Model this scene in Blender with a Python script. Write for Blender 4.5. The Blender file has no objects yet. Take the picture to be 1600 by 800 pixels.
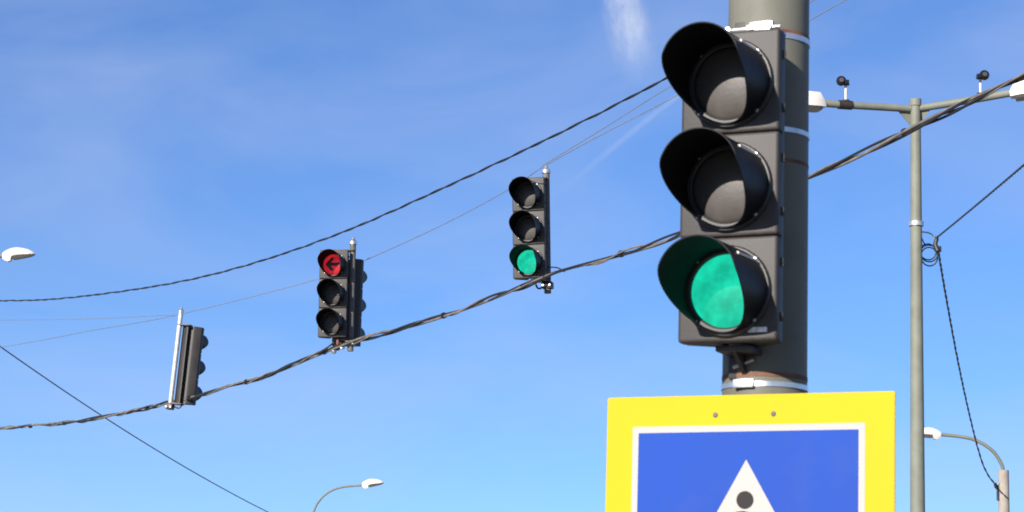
import bpy, bmesh, math, random
from mathutils import Vector, Matrix, Quaternion
random.seed(7)
SC = bpy.context.scene
COL = SC.collection
R = math.radians

# ---------------------------------------------------------------- camera
F_PX = 4000.0                      # focal length in photo pixels (1600 wide) = 90 mm
PITCH, ROLL = R(10.0), R(1.3)
CAM = Vector((0, 0, 1.6))
FWD = Vector((0, math.cos(PITCH), math.sin(PITCH)))
UP0 = Vector((0, -math.sin(PITCH), math.cos(PITCH)))
RT0 = Vector((1, 0, 0))
RGT = RT0*math.cos(ROLL) + UP0*math.sin(ROLL)
UPC = UP0*math.cos(ROLL) - RT0*math.sin(ROLL)
cd = bpy.data.cameras.new('camera'); cam = bpy.data.objects.new('camera', cd); COL.objects.link(cam)
cd.lens = 36.0*F_PX/1600; cd.sensor_width = 36; cd.clip_start = 0.1; cd.clip_end = 90000
m = Matrix((RGT, UPC, -FWD)).transposed().to_4x4(); m.translation = CAM
cam.matrix_world = m
SC.camera = cam
cd.dof.use_dof = True; cd.dof.focus_distance = 20.0; cd.dof.aperture_fstop = 14
SC.render.resolution_x, SC.render.resolution_y = 1024, 512
SC.render.engine = 'CYCLES'
try: SC.cycles.filter_width = 1.8
except Exception: pass

# ---------------------------------------------------------------- sky, sun, exposure
SUN_AZ, SUN_EL = R(213), R(23)     # azimuth clockwise from +Y: behind the camera, to its left
TO_SUN = Vector((math.sin(SUN_AZ)*math.cos(SUN_EL), math.cos(SUN_AZ)*math.cos(SUN_EL), math.sin(SUN_EL)))
W = bpy.data.worlds.new('World'); SC.world = W; W.use_nodes = True
nt = W.node_tree; N = nt.nodes; LK = nt.links
bg = N['Background']; bg.inputs[1].default_value = 0.088
sky = N.new('ShaderNodeTexSky'); sky.sky_type = 'NISHITA'; sky.sun_disc = False
sky.sun_elevation = SUN_EL; sky.sun_rotation = SUN_AZ
sky.altitude = 2000; sky.air_density = 1.0; sky.dust_density = 0.3; sky.ozone_density = 9.0
hsv = N.new('ShaderNodeHueSaturation'); hsv.inputs['Saturation'].default_value = 1.0; hsv.inputs['Hue'].default_value = 0.504
tint = N.new('ShaderNodeMix'); tint.data_type = 'RGBA'; tint.blend_type = 'MULTIPLY'; tint.inputs[0].default_value = 1; tint.inputs[7].default_value = (1.0, 0.955, 0.90, 1)
LK.new(hsv.outputs[0], tint.inputs[6])
LK.new(sky.outputs[0], hsv.inputs['Color'])
# thin cirrus veils, all over the sky
tc = N.new('ShaderNodeTexCoord')
mp = N.new('ShaderNodeMapping'); mp.inputs['Rotation'].default_value = (0, R(-12), R(20)); mp.inputs['Scale'].default_value = (5.5, 5.5, 15)
mp.inputs['Location'].default_value = (7.3, 0.2, 4.1)
LK.new(tc.outputs['Generated'], mp.inputs['Vector'])
nz = N.new('ShaderNodeTexNoise'); nz.inputs['Scale'].default_value = 1.0; nz.inputs['Detail'].default_value = 7; nz.inputs['Roughness'].default_value = 0.52; nz.inputs['Distortion'].default_value = 0.6
LK.new(mp.outputs[0], nz.inputs['Vector'])
rp = N.new('ShaderNodeValToRGB'); rp.color_ramp.elements[0].position = 0.38; rp.color_ramp.elements[1].position = 0.76
rp.color_ramp.elements[0].color = (0.05, 0.05, 0.05, 1); rp.color_ramp.elements[1].color = (0.40, 0.40, 0.40, 1)
LK.new(nz.outputs['Fac'], rp.inputs[0])
mx = N.new('ShaderNodeMix'); mx.data_type = 'RGBA'
LK.new(rp.outputs[0], mx.inputs[0]); LK.new(tint.outputs[2], mx.inputs[6]); mx.inputs[7].default_value = (3.4, 3.95, 5.6, 1)
LK.new(mx.outputs[2], bg.inputs[0])
sl = bpy.data.lights.new('sun', 'SUN'); sl.energy = 5.0; sl.angle = R(0.53); sl.color = (1.0, 0.95, 0.87)
so = bpy.data.objects.new('sun', sl); COL.objects.link(so)
so.rotation_euler = TO_SUN.to_track_quat('Z', 'Y').to_euler(); so.location = (0, 0, 30)
vs = SC.view_settings; vs.view_transform = 'Standard'; vs.look = 'None'; vs.gamma = 1; vs.exposure = 0.85
try: vs.use_curve_mapping = False
except Exception: pass

def P(px, py, d):
    """a photo pixel at camera depth d (metres) -> world point"""
    return CAM + (FWD + RGT*((px-800)/F_PX) + UPC*((400-py)/F_PX))*d

# ---------------------------------------------------------------- materials
def mat(name, col, rough=0.6, metal=0.0, var=0.12, scale=6.0, bump=0.0, bscale=60.0, coat=0.0, emit=None, estr=0.0, dirt=None, dirt_amt=0.5, dirt_scale=3.0, spec=0.5):
    M = bpy.data.materials.new(name); M.use_nodes = True
    t = M.node_tree; n = t.nodes; l = t.links; b = n['Principled BSDF']
    b.inputs['Roughness'].default_value = rough; b.inputs['Metallic'].default_value = metal
    b.inputs['Specular IOR Level'].default_value = spec
    b.inputs['Coat Weight'].default_value = coat; b.inputs['Coat Roughness'].default_value = 0.12
    c = n.new('ShaderNodeTexCoord')
    z = n.new('ShaderNodeTexNoise'); z.inputs['Scale'].default_value = scale; z.inputs['Detail'].default_value = 6
    l.new(c.outputs['Object'], z.inputs['Vector'])
    r = n.new('ShaderNodeValToRGB'); e = r.color_ramp.elements
    e[0].position = 0.3; e[1].position = 0.7
    e[0].color = tuple(max(0, x*(1-var)) for x in col)+(1,); e[1].color = tuple(min(1, x*(1+var)) for x in col)+(1,)
    l.new(z.outputs['Fac'], r.inputs[0]); out = r.outputs[0]
    if dirt:
        z2 = n.new('ShaderNodeTexNoise'); z2.inputs['Scale'].default_value = dirt_scale; z2.inputs['Detail'].default_value = 8; z2.inputs['Roughness'].default_value = 0.7
        l.new(c.outputs['Object'], z2.inputs['Vector'])
        r2 = n.new('ShaderNodeValToRGB'); r2.color_ramp.elements[0].position = 0.52; r2.color_ramp.elements[1].position = 0.75
        r2.color_ramp.elements[1].color = (dirt_amt,)*3+(1,)
        l.new(z2.outputs['Fac'], r2.inputs[0])
        x = n.new('ShaderNodeMix'); x.data_type = 'RGBA'
        l.new(r2.outputs[0], x.inputs[0]); l.new(out, x.inputs[6]); x.inputs[7].default_value = dirt+(1,)
        out = x.outputs[2]
    l.new(out, b.inputs['Base Color'])
    rr = n.new('ShaderNodeMapRange'); rr.inputs[3].default_value = max(0, rough-0.1); rr.inputs[4].default_value = min(1, rough+0.1)
    l.new(z.outputs['Fac'], rr.inputs[0]); l.new(rr.outputs[0], b.inputs['Roughness'])
    if emit:
        b.inputs['Emission Strength'].default_value = estr
        z3 = n.new('ShaderNodeTexNoise'); z3.inputs['Scale'].default_value = 22; z3.inputs['Detail'].default_value = 5
        l.new(c.outputs['Object'], z3.inputs['Vector'])
        r3 = n.new('ShaderNodeValToRGB'); r3.color_ramp.elements[0].position = 0.36; r3.color_ramp.elements[1].position = 0.66
        r3.color_ramp.elements[0].color = tuple(x*0.72 for x in emit)+(1,); r3.color_ramp.elements[1].color = tuple(min(1, x*1.15) for x in emit)+(1,)
        l.new(z3.outputs['Fac'], r3.inputs[0]); l.new(r3.outputs[0], b.inputs['Emission Color'])
    if bump:
        z4 = n.new('ShaderNodeTexNoise'); z4.inputs['Scale'].default_value = bscale; z4.inputs['Detail'].default_value = 4
        l.new(c.outputs['Object'], z4.inputs['Vector'])
        bp = n.new('ShaderNodeBump'); bp.inputs['Strength'].default_value = bump; bp.inputs['Distance'].default_value = 0.01
        l.new(z4.outputs['Fac'], bp.inputs['Height']); l.new(bp.outputs[0], b.inputs['Normal'])
    return M

M_HOUSE = mat('weathered_black_plastic', (0.036, 0.031, 0.029), 0.55, spec=0.35, var=0.18, scale=4, bump=0.05, bscale=120, dirt=(0.11, 0.10, 0.09), dirt_amt=0.35, dirt_scale=7)
M_SIDE = mat('dark_grey_plastic', (0.034, 0.030, 0.028), 0.5, spec=0.35, var=0.2)
M_VISOR = mat('black_visor_plastic', (0.008, 0.008, 0.010), 0.42, spec=0.07, var=0.2, scale=9)
M_VIN = mat('matt_black_visor_lining', (0.0045, 0.004, 0.004), 0.75, var=0.2, scale=9, spec=0.15)
M_BEZEL = mat('bezel_plastic', (0.022, 0.020, 0.020), 0.45)
M_LENS = mat('dark_clear_lens', (0.070, 0.062, 0.058), 0.42, spec=0.2, var=0.2, scale=14, coat=0.08, bump=0.06, bscale=90)
M_GREEN = mat('lit_green_lens', (0.002, 0.012, 0.008), 0.5, emit=(0.008, 0.45, 0.28), estr=0.84, spec=0.06)
M_RED = mat('lit_red_lens', (0.22, 0.012, 0.015), 0.3, emit=(0.62, 0.02, 0.03), estr=0.42, coat=0.05, spec=0.25)
M_ARROW = mat('arrow_mask_paint', (0.085, 0.010, 0.012), 0.5)
M_ARROW_G = mat('arrow_mask_grey', (0.02, 0.02, 0.02), 0.5)
M_STEEL = mat('galvanised_steel', (0.46, 0.46, 0.46), 0.42, metal=0.65, var=0.2, scale=18, dirt=(0.16, 0.12, 0.09), dirt_amt=0.5, dirt_scale=12)
M_BAND = mat('bright_steel_band', (0.62, 0.62, 0.62), 0.3, metal=0.85, var=0.15, scale=30)
M_PIPE = mat('pale_hanger_pipe', (0.56, 0.55, 0.53), 0.42, metal=0.25, var=0.15, scale=15, dirt=(0.2, 0.14, 0.1), dirt_amt=0.5, dirt_scale=14)
M_PIPE2 = mat('weathered_grey_pipe', (0.11, 0.102, 0.095), 0.6, var=0.2, scale=15, spec=0.25, dirt=(0.07, 0.05, 0.04), dirt_amt=0.5, dirt_scale=14)
M_DARKMETAL = mat('dark_bracket_metal', (0.035, 0.03, 0.028), 0.5, metal=0.4, dirt=(0.12, 0.05, 0.025), dirt_amt=0.7, dirt_scale=20)
M_RUST = mat('rusty_iron', (0.13, 0.055, 0.03), 0.8, var=0.4, scale=20)
M_POLE = mat('olive_grey_pole_paint', (0.125, 0.121, 0.098), 0.6, spec=0.25, var=0.14, scale=5, bump=0.05, bscale=25, dirt=(0.085, 0.075, 0.055), dirt_amt=0.5, dirt_scale=6)
M_LPOLE = mat('grey_green_lamp_paint', (0.155, 0.160, 0.128), 0.6, spec=0.25, var=0.14, scale=4, dirt=(0.15, 0.13, 0.10), dirt_amt=0.5, dirt_scale=5)
M_WHITE = mat('white_lamp_enamel', (0.58, 0.55, 0.51), 0.35, var=0.05)
M_UNDER = mat('lamp_glass', (0.07, 0.06, 0.055), 0.2, coat=0.3)
M_CONC = mat('post_concrete', (0.27, 0.235, 0.20), 0.9, var=0.15, scale=6, bump=0.3, bscale=40, dirt=(0.17, 0.14, 0.12), dirt_amt=0.6, dirt_scale=4)
M_WIRE = mat('black_cable', (0.016, 0.015, 0.016), 0.5, var=0.2)
M_ROPE = mat('steel_rope', (0.20, 0.175, 0.15), 0.5, metal=0.35, var=0.35, scale=10)
M_THIN = mat('thin_steel_wire', (0.20, 0.215, 0.245), 0.5, metal=0.3)
M_BLACK = mat('black_gloss_plastic', (0.010, 0.010, 0.012), 0.15, var=0.1)
M_YEL = mat('yellow_reflective_sheet', (0.44, 0.32, 0.008), 0.6, spec=0.12, var=0.03, scale=3, dirt=(0.30, 0.24, 0.03), dirt_amt=0.22, dirt_scale=4)
M_BLUE = mat('blue_reflective_sheet', (0.011, 0.049, 0.28), 0.6, spec=0.12, var=0.06, scale=3, dirt=(0.04, 0.07, 0.22), dirt_amt=0.35, dirt_scale=4)
M_SWHITE = mat('white_reflective_sheet', (0.37, 0.335, 0.315), 0.6, spec=0.12, var=0.02)
M_SBLACK = mat('black_sign_print', (0.024, 0.021, 0.021), 0.6, spec=0.12)
M_SBACK = mat('sign_aluminium', (0.5, 0.5, 0.5), 0.4, metal=0.8)
M_PLATE = mat('maker_plate', (0.62, 0.58, 0.56), 0.5, var=0.35, scale=60)
M_GROUND = mat('dry_ground', (0.09, 0.088, 0.055), 0.95, var=0.3, scale=0.6, bump=0.4, bscale=8)
M_ASPH = mat('asphalt', (0.06, 0.058, 0.056), 0.9, var=0.25, scale=3, bump=0.4, bscale=120)
M_PAVE = mat('pavement_concrete', (0.16, 0.155, 0.14), 0.9, var=0.15, scale=2, bump=0.3, bscale=60)
M_KERB = mat('kerb_stone', (0.36, 0.35, 0.33), 0.85, var=0.15, scale=5)
M_PAINT = mat('road_paint', (0.72, 0.70, 0.66), 0.7, var=0.12, scale=8)

# ---------------------------------------------------------------- mesh helpers
class MB:
    def __init__(s): s.v = []; s.f = []; s.sm = []
    def add(s, vs_, fs, smooth=False):
        o = len(s.v); s.v += [Vector(v) for v in vs_]
        s.f += [tuple(i+o for i in f) for f in fs]; s.sm += [smooth]*len(fs); return s
    def box(s, lo, hi, bev=0.0, seg=2, mtx=None):
        bm = bmesh.new(); bmesh.ops.create_cube(bm, size=1)
        lo, hi = Vector(lo), Vector(hi)
        for v in bm.verts: v.co = Vector([(lo[i]+hi[i])/2 + v.co[i]*(hi[i]-lo[i]) for i in range(3)])
        if bev: bmesh.ops.bevel(bm, geom=list(bm.edges), offset=bev, segments=seg, profile=0.6, affect='EDGES')
        if mtx: bmesh.ops.transform(bm, matrix=mtx, verts=bm.verts)
        bm.verts.index_update()
        s.add([v.co.copy() for v in bm.verts], [[v.index for v in f.verts] for f in bm.faces], bool(bev)); bm.free(); return s
    def tube(s, pts, rad, seg=12, cap=True, twist0=None):
        pts = [Vector(p) for p in pts]; n = len(pts)
        rad = rad if hasattr(rad, '__len__') else [rad]*n
        t = [(pts[min(i+1, n-1)]-pts[max(i-1, 0)]).normalized() for i in range(n)]
        a = t[0].orthogonal().normalized() if twist0 is None else (twist0 - t[0]*twist0.dot(t[0])).normalized()
        vs_ = []
        for i in range(n):
            a = (a - t[i]*a.dot(t[i])).normalized(); b = t[i].cross(a)
            for k in range(seg):
                q = 2*math.pi*k/seg; vs_.append(pts[i] + (a*math.cos(q)+b*math.sin(q))*rad[i])
        fs = [(i*seg+k, i*seg+(k+1) % seg, (i+1)*seg+(k+1) % seg, (i+1)*seg+k) for i in range(n-1) for k in range(seg)]
        s.add(vs_, fs, True)
        if cap:
            s.add(vs_[:seg], [tuple(range(seg))[::-1]]); s.add(vs_[-seg:], [tuple(range(seg))])
        return s
    def lathe(s, prof, seg=24, mtx=None, smooth=True):
        """profile of (radius, height) turned about Z"""
        vs_ = []
        for r, z in prof:
            for k in range(seg):
                q = 2*math.pi*k/seg; vs_.append(Vector((r*math.cos(q), r*math.sin(q), z)))
        if mtx: vs_ = [mtx @ v for v in vs_]
        fs = [(i*seg+k, i*seg+(k+1) % seg, (i+1)*seg+(k+1) % seg, (i+1)*seg+k) for i in range(len(prof)-1) for k in range(seg)]
        return s.add(vs_, fs, smooth)
    def sphere(s, c, r, seg=16, rings=10, sc=(1, 1, 1)):
        c = Vector(c)
        prof = [(max(1e-4, math.sin(math.pi*i/rings))*r, -math.cos(math.pi*i/rings)*r) for i in range(rings+1)]
        return s.lathe(prof, seg, Matrix.Translation(c) @ Matrix.Diagonal((*sc, 1)))
    def prism(s, poly, y0, y1):
        """polygon in XZ, from y0 to y1"""
        n = len(poly)
        vs_ = [Vector((x, y0, z)) for x, z in poly] + [Vector((x, y1, z)) for x, z in poly]
        fs = [tuple(range(n)), tuple(range(n, 2*n))[::-1]] + [(i, i+n, (i+1) % n+n, (i+1) % n) for i in range(n)]
        return s.add(vs_, fs)
    def build(s, name, material, parent=None):
        me = bpy.data.meshes.new(name); me.from_pydata(s.v, [], s.f); me.update()
        bm = bmesh.new(); bm.from_mesh(me); bmesh.ops.recalc_face_normals(bm, faces=bm.faces); bm.to_mesh(me); bm.free()
        me.polygons.foreach_set('use_smooth', s.sm)
        try: me.set_sharp_from_angle(angle=R(38))
        except Exception: pass
        me.materials.append(material)
        if getattr(s, 'slots', None):
            me.materials.append(M_VIN); me.polygons.foreach_set('material_index', s.slots)
        o = bpy.data.objects.new(name, me); COL.objects.link(o)
        if parent: o.parent = parent
        return o

def tag(o, label=None, cat=None, group=None, kind=None):
    if label: o['label'] = label
    if cat: o['category'] = cat
    if group: o['group'] = group
    if kind: o['kind'] = kind
    return o
def empty(name, loc, rot=None, label=None, cat=None, group=None):
    o = bpy.data.objects.new(name, None); COL.objects.link(o); o.empty_display_size = 0.2
    o.matrix_world = Matrix.Translation(loc) @ (rot.to_4x4() if rot else Matrix.Identity(4))
    return tag(o, label, cat, group)
def copy_part(o, parent, loc=None):
    c = o.copy(); COL.objects.link(c); c.parent = parent
    if loc is not None: c.location = loc
    return c
def catmull(pts, n):
    pts = [Vector(p) for p in pts]; Q = [pts[0]*2-pts[1]] + pts + [pts[-1]*2-pts[-2]]; out = []
    for i in range(len(pts)-1):
        a, b, c, d = Q[i:i+4]
        for k in range(n):
            t = k/n
            out.append(0.5*((2*b) + (c-a)*t + (2*a-5*b+4*c-d)*t*t + (3*b-3*c+d-a)*t**3))
    return out + [pts[-1]]
def resample(pts, step):
    L = [0]
    for a, b in zip(pts, pts[1:]): L.append(L[-1]+(b-a).length)
    n = max(2, int(L[-1]/step)); out = []; j = 0
    for i in range(n+1):
        s = L[-1]*i/n
        while j < len(L)-2 and L[j+1] < s: j += 1
        t = (s-L[j])/max(1e-9, L[j+1]-L[j]); out.append(pts[j].lerp(pts[j+1], t))
    return out, L[-1]/n
def sag(a, b, amt, n=60):
    return [a.lerp(b, i/n) - Vector((0, 0, amt*4*(i/n)*(1-i/n))) for i in range(n+1)]
def strand(center, step, off, pitch, phase, rad, wob=0.0, seg=7):
    pts = []; n = len(center); ph = phase
    for i, c in enumerate(center):
        t = (center[min(i+1, n-1)]-center[max(i-1, 0)]).normalized()
        a = t.cross(Vector((0, 0, 1))).normalized(); b = a.cross(t)
        s = i*step
        ph = phase + 2*math.pi*s/pitch + wob*math.sin(s*1.7+phase) + wob*0.7*math.sin(s*0.63+2*phase)
        o = off*(1+0.35*wob*math.sin(s*2.3+phase*3))
        pts.append(c + (a*math.cos(ph)+b*math.sin(ph))*o)
    return MB().tube(pts, rad, seg)

# ---------------------------------------------------------------- ground (below the frame)
def sheet(name, x0, x1, y0, y1, z, material, div=1):
    mb = MB(); mb.add([(x0, y0, z), (x1, y0, z), (x1, y1, z), (x0, y1, z)], [(0, 1, 2, 3)])
    return tag(mb.build(name, material), kind='structure')
sheet('ground', -6000, 6000, -6000, 6000, -0.145, M_GROUND)
# the road crosses the view between the near pavement and the far one
sheet('road', -300, 300, 15.3, 36.2, -0.135, M_ASPH)
def slab(name, x0, x1, y0, y1, z, material):
    return tag(MB().box((x0, y0, -0.4), (x1, y1, z), 0).build(name, material), kind='structure')
slab('pavement', -60, 60, -12, 15.25, 0.0, M_PAVE)
slab('pavement_far', -300, 300, 36.35, 120, 0.0, M_PAVE)
slab('kerb', -60, 60, 15.252, 15.45, 0.012, M_KERB)
slab('kerb_far', -300, 300, 36.0, 36.348, 0.012, M_KERB)
for i in range(20):                # bars of the zebra crossing
    tag(MB().box((-3.4, 15.9+i, -0.1345), (0.6, 16.4+i, -0.129)).build('crossing_stripe', M_PAINT), kind='structure')

# ---------------------------------------------------------------- the thick mast by the camera
D0 = 7.3
ax = P(1197, 400, D0)
MAST = Vector((ax.x, ax.y, 0))
FACE = R(24)                       # sign and signal face this far to the left of the camera
LEAN = Matrix.Rotation(R(0.35), 3, 'Y')
def mast_axis(z): return MAST + (LEAN @ Vector((0, 0, z - ax.z))) + Vector((0, 0, ax.z))
root_rot = LEAN @ Matrix.Rotation(-FACE, 3, 'Z')
def mast_pt(z, out=0.0, side=0.0):
    """point at height z, 'out' metres in front of the mast axis towards the facing side"""
    return mast_axis(z) + root_rot @ Vector((side, -out, 0))
mast_base = mast_axis(0)
mast = empty('signal_mast', mast_base, LEAN, 'thick olive grey steel pole carrying the big traffic light and the crossing sign', 'pole')
MR0, MR1 = 0.128, 0.112            # radius at the ground / at 5 m
def mast_r(z): return MR0 + (MR1-MR0)*z/5.0
HM = 6.2
mb = MB()
zs = [0.0, 0.05] + [0.25*i for i in range(1, 25)] + [HM]
mb.lathe([(0.001, 0)]+[(mast_r(z), z) for z in zs]+[(0.001, HM)], 48)
mb.build('shaft', M_POLE, mast)
MB().lathe([(mast_r(0)+0.001, 0), (0.21, 0), (0.21, 0.03), (mast_r(0)+0.001, 0.03)], 32).build('base_flange', M_POLE, mast)
MB().lathe([(MR1+0.008, HM-0.05), (MR1+0.008, HM+0.01), (MR1*0.7, HM+0.05), (0.001, HM+0.06)], 32).build('cap', M_POLE, mast)
def z_at(py, d, px=1200): return P(px, py, d).z
def ring(name, z, h, out, material, parent, zb=0.0):
    r = mast_r(z)
    MB().lathe([(r-0.002, z-h/2), (r+out, z-h/2), (r+out, z+h/2), (r-0.002, z+h/2)], 48).build(name, material, parent)
DF = D0-0.12
ring('rust_ring', z_at(589, DF), 0.012, 0.0012, M_RUST, mast)
ring('rust_ring', z_at(242, DF), 0.010, 0.0010, M_RUST, mast)
ring('rust_ring', z_at(30, DF), 0.012, 0.0012, M_RUST, mast)

# ---------------------------------------------------------------- traffic-signal head
SH, SW = 0.293, 0.286              # section height, width
DOOR_T, BODY_T = 0.05, 0.075
VR, VL = 0.117, 0.248              # visor radius and length
LENS_Y = -DOOR_T
def visor_mesh():
    mb = MB(); seg, ax_n, th = 64, 6, 0.0035
    def ln(phi):                   # phi 0 at the top
        a = abs(phi); 
        if a < R(70): return VL
        t = min(1, (a-R(70))/R(104)); return 0.016 + (VL-0.016)*(1-t*t*(3-2*t))
    def rr(u): return VR*(1.02 - 0.055*u)
    vs_ = []; fs = []
    for side in (0, 1):
        for k in range(seg):
            phi = -math.pi + 2*math.pi*k/seg; L = ln(phi)
            for j in range(ax_n+1):
                d = L*j/ax_n; r = rr(d/VL) - side*th
                vs_.append(Vector((r*math.sin(phi), -d, r*math.cos(phi))))
    m_ = ax_n+1
    idx = lambda s, k, j: s*seg*m_ + (k % seg)*m_ + j
    for k in range(seg):
        for j in range(ax_n):
            fs.append((idx(0, k, j), idx(0, k+1, j), idx(0, k+1, j+1), idx(0, k, j+1)))
            fs.append((idx(1, k, j), idx(1, k, j+1), idx(1, k+1, j+1), idx(1, k+1, j)))
        fs.append((idx(0, k, ax_n), idx(0, k+1, ax_n), idx(1, k+1, ax_n), idx(1, k, ax_n)))
    mb.add(vs_, fs, True)
    mb.slots = ([0, 1]*ax_n+[0])*seg
    return mb
TURN = Matrix.Rotation(R(90), 4, 'X')           # lathe axis Z -> -Y
def lens_mesh():
    prof = [(0.104*math.sin(R(90)*i/10) if i else 0.0005, 0.026*math.cos(R(90)*i/10)) for i in range(11)]
    return MB().lathe(prof, 40, TURN)
def bezel_mesh():
    return MB().lathe([(0.102, 0.0), (0.103, 0.010), (0.108, 0.014), (0.124, 0.014), (0.128, 0.008), (0.128, -0.004)], 48, TURN)
def door_mesh():
    mb = MB()
    mb.box((-SW/2, -DOOR_T, 0.0015), (SW/2, 0, SH-0.0015), 0.010, 3)
    return mb
def hinge_mesh():
    mb = MB()
    mb.tube([(SW/2+0.002, -0.012, -0.012), (SW/2+0.002, -0.012, 0.012)], 0.005, 8)
    return mb
def body_mesh():
    mb = MB(); H = 3*SH
    # shell behind the doors, tapering backwards, with a vertical channel between two ribs
    w0, w1 = SW/2-0.006, SW/2-0.080
    sec = [(-w0, 0.001), (-w0, 0.022), (-w1, BODY_T), (-0.036, BODY_T), (-0.030, BODY_T-0.058), (0.030, BODY_T-0.058), (0.036, BODY_T), (w1, BODY_T), (w0, 0.022), (w0, 0.001)]
    n = len(sec); vs_ = [Vector((x, y, z)) for z in (0.004, H-0.004) for x, y in sec]
    fs = [(i, (i+1) % n, (i+1) % n+n, i+n) for i in range(n)]
    mb.add(vs_, fs)
    # lids
    for z in (0.004, H-0.004):
        mb.add([(-w0, 0.001, z), (-w0, 0.022, z), (-w1, BODY_T, z), (-0.036, BODY_T, z), (-0.030, BODY_T-0.058, z)], [(0, 1, 2, 3, 4)])
        mb.add([(w0, 0.001, z), (w0, 0.022, z), (w1, BODY_T, z), (0.036, BODY_T, z), (0.030, BODY_T-0.058, z)], [(0, 1, 2, 3, 4)])
        mb.add([(-w0, 0.001, z), (-0.030, BODY_T-0.058, z), (0.030, BODY_T-0.058, z), (w0, 0.001, z)], [(0, 1, 2, 3)])
    return mb
def arrow_mesh(y):
    """left-pointing arrow mask following the lens' height"""
    s_ = 0.001
    poly = [(-0.078, 0.0), (-0.018, 0.068), (0.012, 0.062), (-0.022, 0.017), (0.066, 0.017), (0.066, -0.017), (-0.022, -0.017), (0.012, -0.062), (-0.018, -0.068)]
    return MB().prism(poly, y, y-0.004)
def screw_mesh(): return MB().lathe([(0.0005, 0.006), (0.005, 0.0055), (0.006, 0.0)], 8, TURN)
PROTO = {}
def shared(key, fn, material, parent, loc):
    if key not in PROTO:
        o = fn().build(key[0], material, parent); PROTO[key] = o
    else:
        o = copy_part(PROTO[key], parent)
        if o.data.materials[0] != material:
            o.data = o.data.copy(); o.data.materials[0] = material
        o.name = key[0]
    o.location = loc; o['fresh'] = 1; del o['fresh']
    return o
def signal(root, lenses, arrows=False, glints=False):
    """lenses: materials from the top; origin = bottom centre of the door backs, facing -Y"""
    shared(('back_shell',), body_mesh, M_SIDE, root, (0, 0, 0))
    for i in range(3):
        z = (2-i)*SH; c = z + SH/2 - 0.006
        shared(('door',), door_mesh, M_HOUSE, root, (0, 0, z))
        [shared(('hinge',), hinge_mesh, M_SIDE, root, (0, 0, z+SH*u_)) for u_ in (0.24, 0.76)]
        shared(('bezel',), bezel_mesh, M_BEZEL, root, (0, -DOOR_T, c))
        ln_ = shared(('lens',), lens_mesh, lenses[i], root, (0, -DOOR_T+0.001, c))
        vz = shared(('visor',), visor_mesh, M_VISOR, root, (0, -DOOR_T-0.008, c))
        for q_ in (45, 135, 225, 315):
            shared(('screw',), screw_mesh, M_STEEL, root, (0.119*math.cos(R(q_)), -DOOR_T-0.013, c+0.119*math.sin(R(q_))))
        if glints:
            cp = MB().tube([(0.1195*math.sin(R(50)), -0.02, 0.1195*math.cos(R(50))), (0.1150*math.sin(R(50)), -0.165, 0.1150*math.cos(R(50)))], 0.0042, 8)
            cp.build('glint_strip', M_WHITE, vz)  # added white strip standing in for the bright highlight along the visor
        if arrows:
            a = arrow_mesh(0).build('arrow_mask', M_ARROW if lenses[i] is M_RED else M_ARROW_G, ln_)
            a.location = (0, -0.0265, 0)

# --- the big one on the mast
d_light = 0.115+0.035+BODY_T
z_bot = P(1139, 541, D0-0.27).z
near = empty('traffic_light', mast_pt(z_bot+0.008, d_light, -0.020), root_rot, 'large traffic light with green lens lit, clamped to the thick olive pole', 'traffic light')
signal(near, [M_LENS, M_LENS, M_GREEN], glints=True)
for o_ in near.children:
    if o_.name.startswith('lens') and o_.location.z < SH: tag(o_, 'glowing green lens')
# brackets, clamps and bands hold it to the mast
H3 = 3*SH
def mast_clamp(zl, name):
    b = MB()
    b.box((-0.05, 0.02, zl-0.012), (0.05, d_light+0.0, zl+0.012), 0.004)
    return b
top_arm = MB().box((-0.045, 0.0, H3+0.002), (0.045, d_light-0.10, H3+0.016), 0.003)
top_arm.box((-0.045, d_light-0.112, H3+0.002), (0.045, d_light-0.098, H3+0.07), 0.003)
top_arm.build('top_bracket', M_DARKMETAL, near)
cl = MB().box((0.005, d_light-0.135, H3+0.028), (0.075, d_light-0.112, H3+0.062), 0.004)
cl.tube([(-0.06, d_light-0.123, H3+0.045), (0.095, d_light-0.123, H3+0.045)], 0.006, 10)
cl.build('clamp_block', M_BAND, near)
for x_ in (0.012, 0.068, -0.052):
    bt = MB().lathe([(0.0005, 0.02), (0.009, 0.02), (0.010, 0.0), (0.010, -0.02)], 6, Matrix.Translation((x_, d_light-0.135, H3+0.038)) @ TURN, False)
    bt.build('bolt', M_BAND, near)
bot = MB().box((-0.05, 0.0, -0.018), (0.05, d_light-0.10, -0.002), 0.003)
bot.box((-0.05, d_light-0.112, -0.08), (0.05, d_light-0.098, -0.002), 0.003)
bot.add([(-0.006, 0.01, -0.018), (-0.006, d_light-0.11, -0.018), (-0.006, d_light-0.11, -0.075), (0.006, 0.01, -0.018), (0.006, d_light-0.11, -0.018), (0.006, d_light-0.11, -0.075)],
        [(0, 1, 2), (3, 5, 4), (0, 3, 4, 1), (1, 4, 5, 2), (2, 5, 3, 0)])
bot.build('bottom_bracket', M_DARKMETAL, near)
MB().tube([(-0.03, d_light-0.13, -0.05), (0.03, d_light-0.13, -0.03)], 0.006, 8).build('bolt', M_STEEL, near)
ring('clamp_band', z_at(37, DF), 0.016, 0.003, M_BAND, mast)
ring('clamp_band', z_at(192, DF), 0.014, 0.003, M_BAND, mast)
ring('clamp_band', z_at(604, DF), 0.014, 0.003, M_BAND, mast)
MB().box((-0.03, -0.010, -0.012), (0.03, 0.008, 0.012), 0.003).build('band_buckle', M_BAND, mast).matrix_local = \
    (mast.matrix_world.inverted() @ Matrix.Translation(mast_pt(z_at(604, DF), mast_r(2.5)+0.003, -0.02)) @ root_rot.to_4x4())
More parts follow.
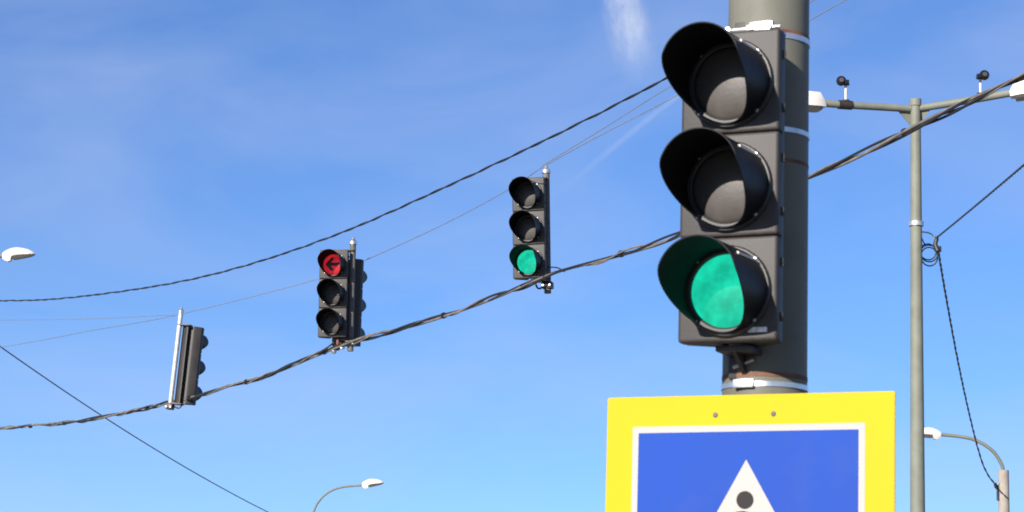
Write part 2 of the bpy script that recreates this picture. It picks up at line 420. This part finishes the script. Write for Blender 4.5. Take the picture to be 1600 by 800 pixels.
# maker's plate at the lower right corner, letters too blurred to read
pl = MB().box((0.062, -DOOR_T-0.002, 0.024), (0.116, -DOOR_T+0.002, 0.038), 0.001)
pl.build('maker_plate', M_PLATE, near)
# door seams' latches
for i in range(3):
    MB().box((-SW/2-0.004, -0.035, i*SH+0.13), (-SW/2+0.004, -0.012, i*SH+0.16), 0.002).build('latch', M_SIDE, near)

# ---------------------------------------------------------------- pedestrian-crossing sign
SGW = 0.832
sign_o = mast_r(2.2)+0.055
z_top = P(1174, 617, D0-0.16).z
sg = empty('crossing_sign', mast_pt(z_top-SGW-0.009, sign_o, 0.011), root_rot, 'square blue pedestrian crossing sign with white triangle and wide yellow border', 'sign')
SQ = SGW
def rrect(w, h, x0, z0, r, n=6):
    pts = []
    for cx, cz, a0 in ((x0+w-r, z0+h-r, 0), (x0+r, z0+h-r, 90), (x0+r, z0+r, 180), (x0+w-r, z0+r, 270)):
        for i in range(n+1):
            a = R(a0+90*i/n); pts.append((cx+r*math.cos(a), cz+r*math.sin(a)))
    return pts
MB().prism(rrect(SQ, SQ, -SQ/2, 0, 0.006), -0.0008, 0.004).build('panel', M_YEL, sg)
MB().prism(rrect(SQ-0.004, SQ-0.004, -SQ/2+0.002, 0.002, 0.006), -0.002, -0.0009).build('yellow_border', M_YEL, sg)
WS = 0.672
MB().prism(rrect(WS, WS, -WS/2-0.002, SQ-0.084-WS, 0.004), -0.0028, -0.0021).build('white_edge', M_SWHITE, sg)
BS = 0.636
zb = SQ-0.084-(WS-BS)/2-BS
MB().prism(rrect(BS, BS, -BS/2-0.002, zb, 0.003), -0.0036, -0.0029).build('blue_field', M_BLUE, sg)
apex = zb+BS-0.078; tw = 0.275
MB().prism([(-0.002, apex), (-tw-0.002, apex-tw*1.74), (tw-0.002, apex-tw*1.74)], -0.0044, -0.0037).build('white_triangle', M_SWHITE, sg)
pic = MB()
def blob(poly): pic.prism(poly, -0.0052, -0.0045)
hx, hz, hr = -0.004, apex-0.111, 0.0248
blob([(hx+hr*math.cos(R(15*i)), hz+hr*math.sin(R(15*i))) for i in range(24)])
blob([(-0.030, hz-0.032), (-0.008, hz-0.030), (0.028, hz-0.038), (0.030, hz-0.075), (0.018, hz-0.165), (-0.030, hz-0.165), (-0.026, hz-0.10)])
blob([(-0.030, hz-0.036), (-0.024, hz-0.075), (-0.062, hz-0.115), (-0.078, hz-0.100), (-0.048, hz-0.070)])
blob([(0.028, hz-0.040), (0.072, hz-0.085), (0.066, hz-0.115), (0.050, hz-0.110), (0.052, hz-0.090), (0.026, hz-0.068)])
blob([(-0.030, hz-0.1655), (-0.002, hz-0.1655), (-0.020, hz-0.235), (-0.075, hz-0.315), (-0.105, hz-0.315), (-0.048, hz-0.225)])
blob([(-0.0015, hz-0.1655), (0.018, hz-0.1655), (0.045, hz-0.235), (0.085, hz-0.300), (0.095, hz-0.315), (0.055, hz-0.315), (0.012, hz-0.240)])
pic.build('walker_pictogram', M_SBLACK, sg)
for x_ in (-0.094, 0.074):
    MB().lathe([(0.0005, 0.0062), (0.006, 0.0055), (0.008, 0.0018)], 12, Matrix.Translation((x_, 0, SQ-0.055)) @ TURN).build('rivet', M_PIPE2, sg)
for z_ in (SQ-0.06, SQ-0.55):
    MB().box((-0.30, 0.0042, z_-0.02), (0.30, 0.036, z_+0.02), 0.003).build('mounting_rail', M_SBACK, sg)
    o_ = MB().lathe([(mast_r(2)-0.002, -0.012), (mast_r(2)+0.006, -0.012), (mast_r(2)+0.006, 0.012), (mast_r(2)-0.002, 0.012)], 40).build('mounting_clamp', M_STEEL, sg)
    o_.location = (0, sign_o, z_)
    MB().box((-0.05, 0.0362, z_-0.02), (0.05, sign_o-mast_r(2)+0.02, z_+0.02), 0.003).build('spacer', M_STEEL, sg)

# ---------------------------------------------------------------- the span across the road: depth along its plane
def DS(px, k=1.0): return k*22.25/(1+1.73*(px-800)/F_PX)
def sp(px, py, k=1.0): return P(px, py, DS(px, k))
PXL, PXR = -330, 2270
# strain poles at both ends, out of the frame
def strain_pole(px, h, label):
    b = sp(px, 400); b.z = 0
    e = empty('strain_pole', b, None, label, 'pole')
    MB().lathe([(0.001, 0), (0.17, 0), (0.165, 0.5), (0.12, h), (0.001, h)], 28).build('shaft', M_LPOLE, e)
    MB().lathe([(0.121, h-0.08), (0.132, h-0.08), (0.132, h+0.02), (0.06, h+0.06), (0.001, h+0.06)], 28).build('cap', M_LPOLE, e)
    MB().lathe([(0.17, 0), (0.3, 0), (0.3, 0.04), (0.17, 0.04)], 28).build('base_flange', M_LPOLE, e)
    return e
main_px = [(-330, 668), (-150, 671), (0, 668), (100, 661), (180, 648), (262, 630), (400, 592), (525, 543), (690, 494), (850, 435), (950, 403), (1060, 367), (1265, 278), (1430, 199), (1600, 120), (1900, -18), (2270, -190)]
main = [sp(*q) for q in main_px]
blk_px = [(-330, 462), (-150, 470), (0, 470), (100, 466), (250, 446), (380, 416), (530, 365), (690, 295), (870, 210), (1043, 121), (1300, -22), (1700, -245), (2270, -560)]
blk = [sp(x, y, 1.03) for x, y in blk_px]
def thin_px(l): return [sp(*q) for q in l]
thA = thin_px([(-330, 598), (0, 543), (140, 517), (272, 493), (490, 438, 1.03), (565, 409, 1.045), (690, 352, 1.02), (800, 293), (846, 262), (950, 205), (1056, 150), (1265, 32), (1325, -2), (1700, -205), (2270, -510)])
thB = thin_px([(847, 259), (950, 196), (1045, 136), (1265, 4), (1700, -250), (2270, -585)])
thC = thin_px([(-330, 505), (-100, 501), (0, 500), (140, 498), (272, 492)])
top = max(p[-1].z for p in (main, blk, thA, thB))
strain_pole(PXR, top+0.4, 'grey strain pole holding the span cables, beside the near pavement')
strain_pole(PXL, sp(PXL, 300).z+0.4, 'grey strain pole holding the span cables, on the far side of the road')

def wire(name, pts, strands, label, n=24, step=0.06):
    """strands: (material, radius, helix offset, pitch, phase, wobble, part name)"""
    c, st = resample(catmull(pts, n), step)
    if len(strands) == 1:
        m_, r_, off, pit, ph, wob, nm = strands[0]
        return tag(strand(c, st, off, pit, ph, r_, wob).build(name, m_), label, 'wire')
    e = empty(name, pts[0], None, label, 'cable')
    for m_, r_, off, pit, ph, wob, nm in strands:
        o = strand(c, st, off, pit, ph, r_, wob).build(nm, m_, e); o.location = -pts[0]
    return e, c
span, span_c = wire('span_cable', main, [
    (M_ROPE, 0.012, 0.014, 3.1, 0.3, 0.7, 'steel_rope'),
    (M_WIRE, 0.0105, 0.016, 1.55, 2.4, 0.9, 'black_strand'),
    (M_WIRE, 0.0095, 0.017, 2.2, 4.4, 0.8, 'black_strand'),
    (M_ROPE, 0.008, 0.018, 1.2, 5.3, 0.6, 'grey_strand')], 'thick twisted bundle of cables carrying the hanging traffic lights')
for i in range(14, len(span_c)-20, 31):                      # ties round the bundle
    k = i + random.randint(-8, 8); t = (span_c[k+1]-span_c[k]).normalized()
    o = MB().tube([span_c[k]-t*0.012, span_c[k]+t*0.012], 0.0285, 10).build('cable_tie', M_WIRE, span); o.location = -span.location
wire('overhead_cable', blk, [
    (M_WIRE, 0.0068, 0.0055, 0.62, 0.0, 0.6, 'black_strand'),
    (M_WIRE, 0.0068, 0.0055, 0.62, 3.14, 0.6, 'black_strand')], 'black twisted overhead cable sagging above the hanging traffic lights')
wire('stay_wire', thA, [(M_THIN, 0.0042, 0, 1, 0, 0, '')], 'thin grey stay wire tying the tops of the hanging traffic lights together', step=0.2)
wire('stay_wire', thB, [(M_THIN, 0.0040, 0, 1, 0, 0, '')], 'thin grey wire rising from the hanging green light, above the stay wire', step=0.2)
wire('stay_wire', thC, [(M_THIN, 0.0036, 0, 1, 0, 0, '')], 'thin level wire leaving the top of the traffic light seen from behind', step=0.2)

# ---------------------------------------------------------------- hanging traffic lights
def hang(px, py_bot, py_top, yaw, lean, label, lenses, arrows, pipe_top, pipe_bot, pipe_x, pipe_y, d_off=0.0, pipe=True, pipe_mat=M_PIPE2, wx=1.0):
    """door-bottom centre at (px, py_bot); yaw 0 faces the camera, + turns to the left; lean in degrees, + to the right"""
    d = DS(px) + d_off
    p = P(px, py_bot, d)
    rot = Matrix.Rotation(R(lean), 3, 'Y') @ Matrix.Rotation(-R(yaw), 3, 'Z')
    e = empty('traffic_light', p, rot, label, 'traffic light')
    signal(e, lenses, arrows)
    e.scale = (wx, 1, 1)
    if pipe:
        x, y = pipe_x, pipe_y
        MB().tube([(x, y, pipe_bot), (x, y, pipe_top)], 0.030, 18).build('hanger_pipe', pipe_mat, e)
        b = MB().lathe([(0.031, pipe_top-0.02), (0.04, pipe_top-0.015), (0.04, pipe_top+0.012), (0.022, pipe_top+0.03), (0.016, pipe_top+0.05), (0.0005, pipe_top+0.06)], 16, Matrix.Translation((x, y, 0)))
        b.build('pipe_cap', M_BAND, e)
        k = MB().box((min(0, x*0.4), 0.012, H3-0.003), (x+0.02, y+0.03, H3+0.012), 0.003); k.build('top_bracket', M_DARKMETAL, e)
        k = MB().box((min(0, x*0.4), 0.012, -0.016), (x+0.02, y+0.03, 0.001), 0.003)
        k.box((x-0.045, y-0.045, -0.075), (x+0.045, y+0.045, -0.018), 0.006); k.build('cable_clamp', M_DARKMETAL, e)
        for s_ in (-1, 1):
            MB().tube([(x+s_*0.03, y-0.060, -0.05), (x+s_*0.03, y+0.060, -0.05)], 0.009, 8).build('clamp_bolt', M_STEEL, e)
    return e
G = [M_LENS, M_LENS, M_GREEN]; OFF = [M_LENS]*3
L2 = hang(829, 436, 268, 14.5, -1.9, 'hanging traffic light with green lens lit, strung on the span cable', G, False, H3+0.075, -0.115, 0.126, 0.10)
L3 = hang(520, 528, 388, 8, -0.5, 'hanging traffic light with red left arrow lit', [M_RED, M_LENS, M_LENS], True, H3+0.085, -0.125, 0.168, 0.060)
L3b = hang(540, 541, 408, 193, 0.3, 'hanging traffic light facing away, back to back with the red arrow light', OFF, False, 0, 0, 0, 0, d_off=0.45, pipe=False)
L4 = hang(288, 632, 510, 193, 4.0, 'hanging traffic light facing away, on a bright steel hanger pipe', OFF, False, H3+0.15, -0.05, 0.166, 0.075, pipe_mat=M_PIPE, wx=0.82)
# arm between the two back-to-back heads
a_ = L3.matrix_world @ Vector((0.168, 0.060, 0.02)); b_ = L3b.matrix_world @ Vector((0, BODY_T-0.04, 0.02))
iv = L3b.matrix_world.inverted()
for z_ in (0.03, H3-0.10):
    a_ = L3.matrix_world @ Vector((0.168, 0.060, z_+ (0.04 if z_ > 0.1 else 0))); 
    MB().tube([iv @ a_, Vector((0, BODY_T-0.04, z_))], 0.016, 10).build('support_arm', M_RUST if z_ < 0.1 else M_DARKMETAL, L3b)
# loose leads from each clamp to the bundle
def lead(pts, r_, label, parent=None):
    o = MB().tube(catmull(pts, 10), r_, 8)
    if parent:
        iv_ = parent.matrix_world.inverted(); o.v = [iv_ @ v for v in o.v]
        return o.build('feed_lead', M_WIRE, parent)
def near_span(px):
    return min(span_c, key=lambda q: abs(((q-CAM).dot(RGT)/(q-CAM).dot(FWD))*F_PX+800-px))
mL = L2.matrix_world
lead([mL @ Vector((0.15, 0.02, 0.10)), mL @ Vector((0.24, 0.0, 0.085)), near_span(882)], 0.006, '', L2)
lead([mL @ Vector((0.02, 0.05, -0.0)), mL @ Vector((0.06, 0.03, -0.08)), mL @ Vector((0.13, 0.05, -0.05))], 0.008, '', L2)
mL = L3.matrix_world
lead([mL @ Vector((0.04, 0.05, 0.0)), mL @ Vector((-0.01, 0.04, -0.05)), mL @ Vector((-0.08, 0.05, -0.10)), near_span(496)], 0.009, '', L3)
lead([mL @ Vector((0.05, 0.05, 0.0)), mL @ Vector((0.09, 0.02, -0.07)), mL @ Vector((0.16, 0.04, -0.06))], 0.011, '', L3)
lead([mL @ Vector((0.03, 0.03, -0.10)), mL @ Vector((0.10, 0.0, -0.085)), mL @ Vector((0.18, 0.02, -0.05))], 0.012, '', L3)
gl = MB().sphere((0, 0, 0), 0.028, 12, 8, (1, 1, 1.2)); gl = gl.build('insulator', M_BAND, L3); gl.location = (0.012, 0.02, -0.125)
gl = MB().sphere((0, 0, 0), 0.02, 10, 8, (1.6, 1, 0.8)); gl = gl.build('insulator', M_BAND, L3); gl.location = (0.09, 0.01, -0.10)
MB().box((0.035, 0.0, -0.12), (0.06, 0.05, -0.002), 0.004).build('clamp_strap', M_RUST, L3)
mL = L4.matrix_world
lead([mL @ Vector((0.0, 0.05, 0.0)), mL @ Vector((0.05, 0.06, -0.05)), mL @ Vector((0.17, 0.07, -0.02))], 0.010, '', L4)

# ---------------------------------------------------------------- street lamps
def cobra(parent, p, d, L, name='lamp_head', z_up=Vector((0, 0, 1))):
    """lamp head: neck at p, pointing along d; white hood over a dark glass tray"""
    d = d.normalized(); s_ = z_up.cross(d).normalized(); u = d.cross(s_)
    iv_ = parent.matrix_world.inverted()
    def at(x, y, z): return iv_ @ (p + d*x + s_*y + u*z)
    prof = [(0.00, 0.045, 0.05, -0.05), (0.05, 0.06, 0.075, -0.085), (0.16, 0.085, 0.105, -0.115), (0.26, 0.105, 0.125, -0.10), (0.30, 0.115, 0.13, -0.025), (0.45, 0.13, 0.135, -0.015), (0.62, 0.13, 0.12, -0.005), (0.78, 0.11, 0.095, 0.0), (0.90, 0.08, 0.06, 0.008), (0.97, 0.03, 0.028, 0.012)]
    sc = L/0.97; n = 16; vs_ = []; prof = [(x, w*1.25, t*1.85, b*1.6) for x, w, t, b in prof]
    for x, w, t, b in prof:
        for k in range(n):
            q = 2*math.pi*k/n; cz, sz = math.cos(q), math.sin(q)
            z = (t*(abs(sz)**0.8) if sz >= 0 else b*min(1, abs(sz)*1.6) if b < 0 else b*abs(sz))
            vs_.append(at(x*sc, w*cz*sc, z*sc))
    fs = [(i*n+k, i*n+(k+1) % n, (i+1)*n+(k+1) % n, (i+1)*n+k) for i in range(len(prof)-1) for k in range(n)]
    fs += [tuple(range(n)), tuple(range((len(prof)-1)*n, len(prof)*n))]
    h = MB().add(vs_, fs, True).build(name, M_WHITE, parent)
    g = MB(); vs_ = []
    for x, w, b in ((0.285, 0.075, -0.055), (0.33, 0.118, -0.075), (0.60, 0.128, -0.055), (0.85, 0.10, -0.035), (0.985, 0.045, -0.010)):
        for y_, z_ in ((-w, 0.008), (-w*0.85, b), (w*0.85, b), (w, 0.008)): vs_.append(at(x*sc, y_*sc*1.2, z_*sc*1.7))
    fs = [(i*4+k, i*4+(k+1) % 4, (i+1)*4+(k+1) % 4, (i+1)*4+k) for i in range(4) for k in range(4)] + [(0, 1, 2, 3), (16, 17, 18, 19)]
    gi = g.add(vs_, fs).build('glass_tray', M_UNDER, h)
    return h
def lamp_post(arm_px, D, post_px, r0, r1, post_mat, arm_mat, arm_r, head_L, head_px2, label, group=None, square=False, dz=0.0):
    """arm_px: pixels from the post top to the lamp neck; all in one upright plane at depth D"""
    pts = [P(x, y, D) for x, y in arm_px]
    topz = P(post_px[0], post_px[1], D); base = Vector((topz.x, topz.y, 0))
    e = empty('street_lamp', base, None, label, 'street lamp', group)
    h = topz.z
    mb = MB()
    if square:
        n = 4; prof = [(0.001, 0), (r0, 0), (r1, h), (0.001, h)]
        mb.lathe(prof, 4, Matrix.Rotation(R(30), 4, 'Z'), False)
    else: mb.lathe([(0.001, 0), (r0, 0), (r1, h), (0.001, h)], 24)
    mb.build('post', post_mat, e)
    iv_ = e.matrix_world.inverted()
    c = [iv_ @ q for q in catmull(pts, 8)]
    MB().tube(c, arm_r, 12).build('arm', arm_mat, e)
    p2 = P(head_px2[0], head_px2[1], D)
    cobra(e, pts[-1], p2-pts[-1], head_L)
    return e, base, h
lampB, bB, hB = lamp_post([(486, 880), (486, 830), (490, 800), (500, 781), (515, 768), (535, 761), (566, 758)], 73, (486, 845), 0.17, 0.11, M_CONC, M_LPOLE, 0.032, 0.61, (600, 754.5), 'slim street lamp with curved arm, its post holding the lone diagonal wire', square=False)
lampR, bR, hR = lamp_post([(1568, 760), (1567.5, 735), (1561, 718), (1548, 702), (1525, 688), (1500, 682), (1470, 679)], 57, (1568, 735), 0.16, 0.118, M_CONC, M_LPOLE, 0.040, 0.62, (1435, 678.5), 'street lamp with curved arm on a square concrete post')
lampL, bL, hL = lamp_post([(-150, 480), (-150, 440), (-140, 418), (-112, 404), (-60, 399), (4, 400)], 48, (-150, 440), 0.16, 0.08, M_LPOLE, M_LPOLE, 0.035, 0.60, (56, 397.5), 'street lamp whose white head overhangs the road above the level wires')

# --- tall pole with two opposite lamp heads
DD = 40.0
pt = P(1428.5, 157, DD); base = Vector((pt.x+0.02, pt.y, 0))
dl = empty('double_street_lamp', base, None, 'tall grey green pole with two opposite arms and white lamp heads', 'street lamp')
ivd = dl.matrix_world.inverted()
hp = pt.z
MB().lathe([(0.001, 0), (0.135, 0), (0.128, 2.0), (0.078, hp), (0.001, hp)], 28).build('pole', M_LPOLE, dl)
MB().lathe([(0.086, hp-0.09), (0.092, hp-0.09), (0.092, hp+0.02), (0.001, hp+0.035)], 20).build('pole_cap', M_LPOLE, dl)
def arm(pxs, rad): 
    pts = [P(x, y, DD+dz) for x, y, dz in pxs]
    MB().tube([ivd @ q for q in catmull(pts, 6)], rad, 14).build('arm', M_LPOLE, dl)
    return pts
aL = arm([(1430, 170.5, 0), (1390, 168, -0.1), (1330, 164.5, -0.3), (1288, 161.5, -0.4)], 0.058)
aR = arm([(1430, 170, 0), (1470, 164, -0.1), (1530, 154, -0.3), (1578, 145.5, -0.4)], 0.058)
def led_head(p, d, L=0.62):
    d = d.normalized(); s_ = Vector((0, 0, 1)).cross(d).normalized(); u = d.cross(s_)
    at = lambda x, y, z: ivd @ (p + d*x + s_*y + u*z)
    mb = MB(); sec = [(0.0, 0.09, 0.02, -0.07), (0.10, 0.14, 0.15, -0.078), (0.30, 0.16, 0.15, -0.08), (L, 0.15, 0.10, -0.06), (L+0.05, 0.09, 0.05, -0.03)]
    vs_ = []
    for x, w, t, b in sec:
        for y_, z_ in ((-w, b), (-w, b+(t-b)*0.45), (-w*0.72, t), (w*0.72, t), (w, b+(t-b)*0.45), (w, b)): vs_.append(at(x, y_, z_))
    n = 6; k_ = len(sec)
    fs = [(i*n+k, i*n+(k+1) % n, (i+1)*n+(k+1) % n, (i+1)*n+k) for i in range(k_-1) for k in range(n)] + [tuple(range(n)), tuple(range((k_-1)*n, k_*n))]
    h = MB().add(vs_, fs).build('lamp_head', M_WHITE, dl)
    vs_ = [at(x, y_, z_) for x, w in ((0.07, 0.11), (0.12, 0.15), (L, 0.145)) for y_, z_ in ((-w, -0.078), (w, -0.078), (w*0.9, -0.125), (-w*0.9, -0.125))]
    fs = [(i*4+k, i*4+(k+1) % 4, (i+1)*4+(k+1) % 4, (i+1)*4+k) for i in range(2) for k in range(4)] + [(0, 1, 2, 3), (8, 9, 10, 11)]
    MB().add(vs_, fs).build('glass_tray', M_UNDER, h)
led_head(aL[-1], aL[-1]-aL[-2]); led_head(aR[-1], aR[-1]-aR[-2])
for s_ in (-1, 1):
    a0 = P(1429+s_*5, 176, DD); a1 = P(1429+s_*26, 173.5 if s_ < 0 else 170, DD-0.05); a2 = P(1429+s_*5, 198, DD)
    o = Vector((0, 0.006, 0)); vs_ = [ivd @ q for q in (a0-o, a1-o, a2-o, a0+o, a1+o, a2+o)]
    MB().add(vs_, [(0, 1, 2), (3, 5, 4), (0, 3, 4, 1), (1, 4, 5, 2), (2, 5, 3, 0)]).build('gusset', M_LPOLE, dl)
for (x0, y0, z0), (x1, y1, z1) in (((1310, 163.3, -.35), (1331, 164.6, -.3)),):
    MB().tube([ivd @ P(x0, y0, DD+z0), ivd @ P(x1, y1, DD+z1)], 0.072, 14).build('arm_sleeve', M_DARKMETAL, dl)
MB().lathe([(0.08, 0), (0.115, 0), (0.115, 0.07), (0.08, 0.07)], 20, Matrix.Translation((0, 0, P(1433, 360, DD).z))).build('pole_band', M_STEEL, dl)
# ball-shaped devices standing on the arms
def ball_device(foot, ball, side, label):
    f = P(*foot, DD-0.32); b = P(*ball, DD-0.32)
    e = empty('ball_camera', f, None, label, 'camera', )
    iv_ = e.matrix_world.inverted()
    stem_top = Vector((f.x, f.y, b.z-0.05))
    MB().tube([iv_ @ (f-Vector((0, 0, 0.01))), iv_ @ stem_top], 0.020, 10).build('stalk', M_WHITE, e)
    MB().box((-0.05, -0.05, -0.012), (0.05, 0.05, 0.014), 0.004).build('foot_plate', M_DARKMETAL, e)
    bl = MB().sphere(iv_ @ b, 0.080, 20, 12).build('ball', M_BLACK, e)
    c = iv_ @ b
    MB().tube([c + Vector((side*0.055, -0.02, -0.035)), c + Vector((side*0.12, -0.03, -0.03))], [0.05, 0.046], 14).build('side_housing', M_BLACK, e)
    MB().lathe([(0.0005, 0.079), (0.03, 0.078), (0.036, 0.072), (0.038, 0.06)], 14, Matrix.Translation(c) @ TURN).build('eye', M_UNDER, e)
    MB().tube([iv_ @ stem_top, c], [0.025, 0.03], 10).build('neck', M_BLACK, e)
ball_device((1321.5, 157.5), (1314.5, 126.5), 1, 'black ball device on a white stalk above the arm sleeve')
ball_device((1532, 146.5), (1538, 117.5), -1, 'black ball device on a white stalk where the thick cable passes the arm')

# ---------------------------------------------------------------- other wires
# from the concrete lamp post across to the far strain pole
a = Vector((bB.x, bB.y, P(486, 832, 73).z)); b = P(PXL, 292, DS(PXL))
n_ = 120; inv = []
for i in range(n_+1):
    t = i/n_; p = b.lerp(a, t); p.z -= 0.95*4*t*(1-t)*0.5; inv.append(p)
c_, st_ = resample(inv, 0.15)
tag(strand(c_, st_, 0, 1, 0, 0.013).build('overhead_wire', M_WIRE), 'lone black wire running down diagonally to the slim street lamp', 'wire')
# wire from the right strain pole to the dead-end clamp by the double lamp
clamp = P(1463, 372, DD-0.1); rp_ = P(PXR, -337, DS(PXR))
c_, st_ = resample(sag(clamp, rp_, 0.05), 0.1)
e = empty('service_wire', clamp, None, 'black wire rising from the clamp beside the tall double lamp', 'wire')
o = strand(c_, st_, 0.007, 0.5, 0, 0.010, 0.1).build('black_strand', M_WIRE, e); o.location = -clamp
o = strand(c_, st_, 0.007, 0.5, 3.14, 0.010, 0.1).build('black_strand', M_WIRE, e); o.location = -clamp
MB().tube([Vector((0, 0, 0.03)), Vector((0.005, 0, -0.02)), Vector((-0.02, 0, -0.10)), Vector((0.02, 0, -0.20))], [0.03, 0.034, 0.036, 0.05], 10).build('clamp', M_WIRE, e)
MB().box((0.0, -0.03, -0.22), (0.075, 0.03, -0.13), 0.01).build('clamp_wedge', M_WIRE, e)
ic = Matrix.Translation(-clamp)
MB().tube([ic @ P(1438, 362, DD), ic @ P(1450, 363.5, DD-.05), ic @ P(1456, 366, DD-.1), ic @ P(1462, 374, DD-.1)], 0.012, 8).build('anchor_hook', M_STEEL, e)
# the drop to the concrete post
dp = [P(1465.5, 388, DD-0.1), P(1478, 462, 43.5), P(1496, 560, 48), P(1513, 640, 52), P(1529, 704, 54.8), P(1541, 737, 56), P(1555, 757, 56.85)]
c_, st_ = resample(catmull(dp, 20), 0.06)
e = empty('drop_wire', dp[0], None, 'slack twisted wire hanging down from the clamp to the concrete lamp post', 'wire')
for ph in (0, 3.14):
    o = strand(c_, st_, 0.0085, 0.85, ph, 0.0125, 0.3).build('black_strand', M_WIRE, e); o.location = -dp[0]
q = P(1556.5, 760, 56.86)-dp[0]
MB().tube([q+Vector((-0.03, 0, 0.08)), q+Vector((0.0, 0, 0.0)), q+Vector((0.03, 0, -0.06))], [0.03, 0.05, 0.03], 10).build('clamp', M_WIRE, e)
q2 = P(1559.5, 775, 56.86)-dp[0]
MB().tube([q+Vector((0.03, 0, -0.05)), q2+Vector((0, 0, 0.08)), q2+Vector((0, 0, -0.1))], [0.014, 0.035, 0.035], 10).build('clamp', M_WIRE, e)
MB().tube([q+Vector((0, 0, 0)), P(1563, 752, 56.9)-dp[0]], 0.014, 8).build('anchor_hook', M_STEEL, e)
# spare coil strapped beside the pole
cc = P(1450.5, 396, DD-0.12)
e = empty('cable_coil', cc, None, 'spare loops of black cable tied beside the tall double lamp', 'cable coil')
for k, (rx, rz, dx, dz) in enumerate(((0.125, 0.13, -0.01, 0.02), (0.135, 0.135, 0.01, -0.0), (0.13, 0.15, 0.02, -0.045))):
    pts = [Vector((dx+rx*math.cos(2*math.pi*i/40), 0.03*k-0.03+0.02*math.sin(2*math.pi*i/40), dz+rz*math.sin(2*math.pi*i/40))) for i in range(41)]
    MB().tube(pts, 0.0105, 8, False).build('loop', M_WIRE, e)
MB().tube(catmull([P(1437, 362, DD)-cc, P(1441, 374, DD-.05)-cc, P(1446, 384, DD-.12)-cc], 6), 0.010, 8).build('tail', M_WIRE, e)
MB().tube(catmull([P(1461, 398, DD-.12)-cc, P(1464.5, 392, DD-.1)-cc, P(1463, 378, DD-.1)-cc], 6), 0.010, 8).build('tail', M_WIRE, e)

# ---------------------------------------------------------------- contrails, 30 km off
def contrail(pts, rad, label, density, scale, n0=0.34, n1=0.72):
    M = bpy.data.materials.new('contrail_ice'); M.use_nodes = True
    t = M.node_tree; n = t.nodes; l = t.links; n.clear()
    out = n.new('ShaderNodeOutputMaterial'); mxs = n.new('ShaderNodeMixShader'); tr = n.new('ShaderNodeBsdfTransparent')
    df = n.new('ShaderNodeBsdfDiffuse'); tl = n.new('ShaderNodeBsdfTranslucent'); ad = n.new('ShaderNodeAddShader')
    df.inputs[0].default_value = (0.40, 0.40, 0.40, 1); tl.inputs[0].default_value = (0.35, 0.35, 0.35, 1)
    l.new(df.outputs[0], ad.inputs[0]); l.new(tl.outputs[0], ad.inputs[1])
    lw = n.new('ShaderNodeLayerWeight'); lw.inputs[0].default_value = 0.5
    inv_ = n.new('ShaderNodeMath'); inv_.operation = 'SUBTRACT'; inv_.inputs[0].default_value = 1; l.new(lw.outputs['Facing'], inv_.inputs[1])
    pw = n.new('ShaderNodeMath'); pw.operation = 'POWER'; pw.inputs[1].default_value = 2.6; l.new(inv_.outputs[0], pw.inputs[0])
    tcx = n.new('ShaderNodeTexCoord'); nz_ = n.new('ShaderNodeTexNoise'); nz_.inputs['Scale'].default_value = scale; nz_.inputs['Detail'].default_value = 6; nz_.inputs['Roughness'].default_value = 0.6
    mpx = n.new('ShaderNodeMapping'); mpx.inputs['Scale'].default_value = (1, 1, 0.28); l.new(tcx.outputs['Object'], mpx.inputs['Vector']); l.new(mpx.outputs[0], nz_.inputs['Vector'])
    mr = n.new('ShaderNodeMapRange'); mr.inputs[1].default_value = n0; mr.inputs[2].default_value = n1; l.new(nz_.outputs['Fac'], mr.inputs[0])
    at = n.new('ShaderNodeAttribute'); at.attribute_name = 'age'
    m1 = n.new('ShaderNodeMath'); m1.operation = 'MULTIPLY'; l.new(pw.outputs[0], m1.inputs[0]); l.new(mr.outputs[0], m1.inputs[1])
    m2 = n.new('ShaderNodeMath'); m2.operation = 'MULTIPLY'; l.new(m1.outputs[0], m2.inputs[0]); l.new(at.outputs['Fac'], m2.inputs[1])
    m3 = n.new('ShaderNodeMath'); m3.operation = 'MULTIPLY'; m3.inputs[1].default_value = density; l.new(m2.outputs[0], m3.inputs[0])
    l.new(m3.outputs[0], mxs.inputs[0]); l.new(tr.outputs[0], mxs.inputs[1]); l.new(ad.outputs[0], mxs.inputs[2]); l.new(mxs.outputs[0], out.inputs[0])
    o0 = pts[0][0]; c = catmull([p-o0 for p, a in pts], 12)
    ages = [a for p, a in pts]; nn = len(c); seg = 28
    rads = []; av = []
    for i in range(nn):
        u = i/(nn-1)*(len(pts)-1); k = min(int(u), len(pts)-2); f = u-k
        rads.append(rad[k]*(1-f)+rad[k+1]*f); av.append(ages[k]*(1-f)+ages[k+1]*f)
    o = MB().tube(c, rads, seg, False).build('contrail', M)
    o.location = o0
    at_ = o.data.attributes.new('age', 'FLOAT', 'POINT')
    for i in range(nn):
        for k in range(seg): at_.data[i*seg+k].value = av[i]
    return tag(o, label, 'contrail', kind=None)

DC = 30000.0
contrail([(P(960, -260, DC), 1.0), (P(968, -60, DC), 1.0), (P(976, 10, DC), 0.9), (P(986, 60, DC), 0.6), (P(996, 100, DC), 0.25), (P(1003, 135, DC), 0.0)],
         [300, 310, 320, 315, 290, 250], 'broad fading contrail high above the overhead cable', 0.62, 0.0045)
contrail([(P(850, 318, DC), 0.0), (P(920, 262, DC), 0.35), (P(1000, 196, DC), 0.8), (P(1070, 142, DC), 1.0), (P(1250, 5, DC), 1.0)],
         [60, 56, 50, 46, 46], 'faint narrow contrail slanting beside the thin stay wires', 0.10, 0.002, 0.0, 0.8)
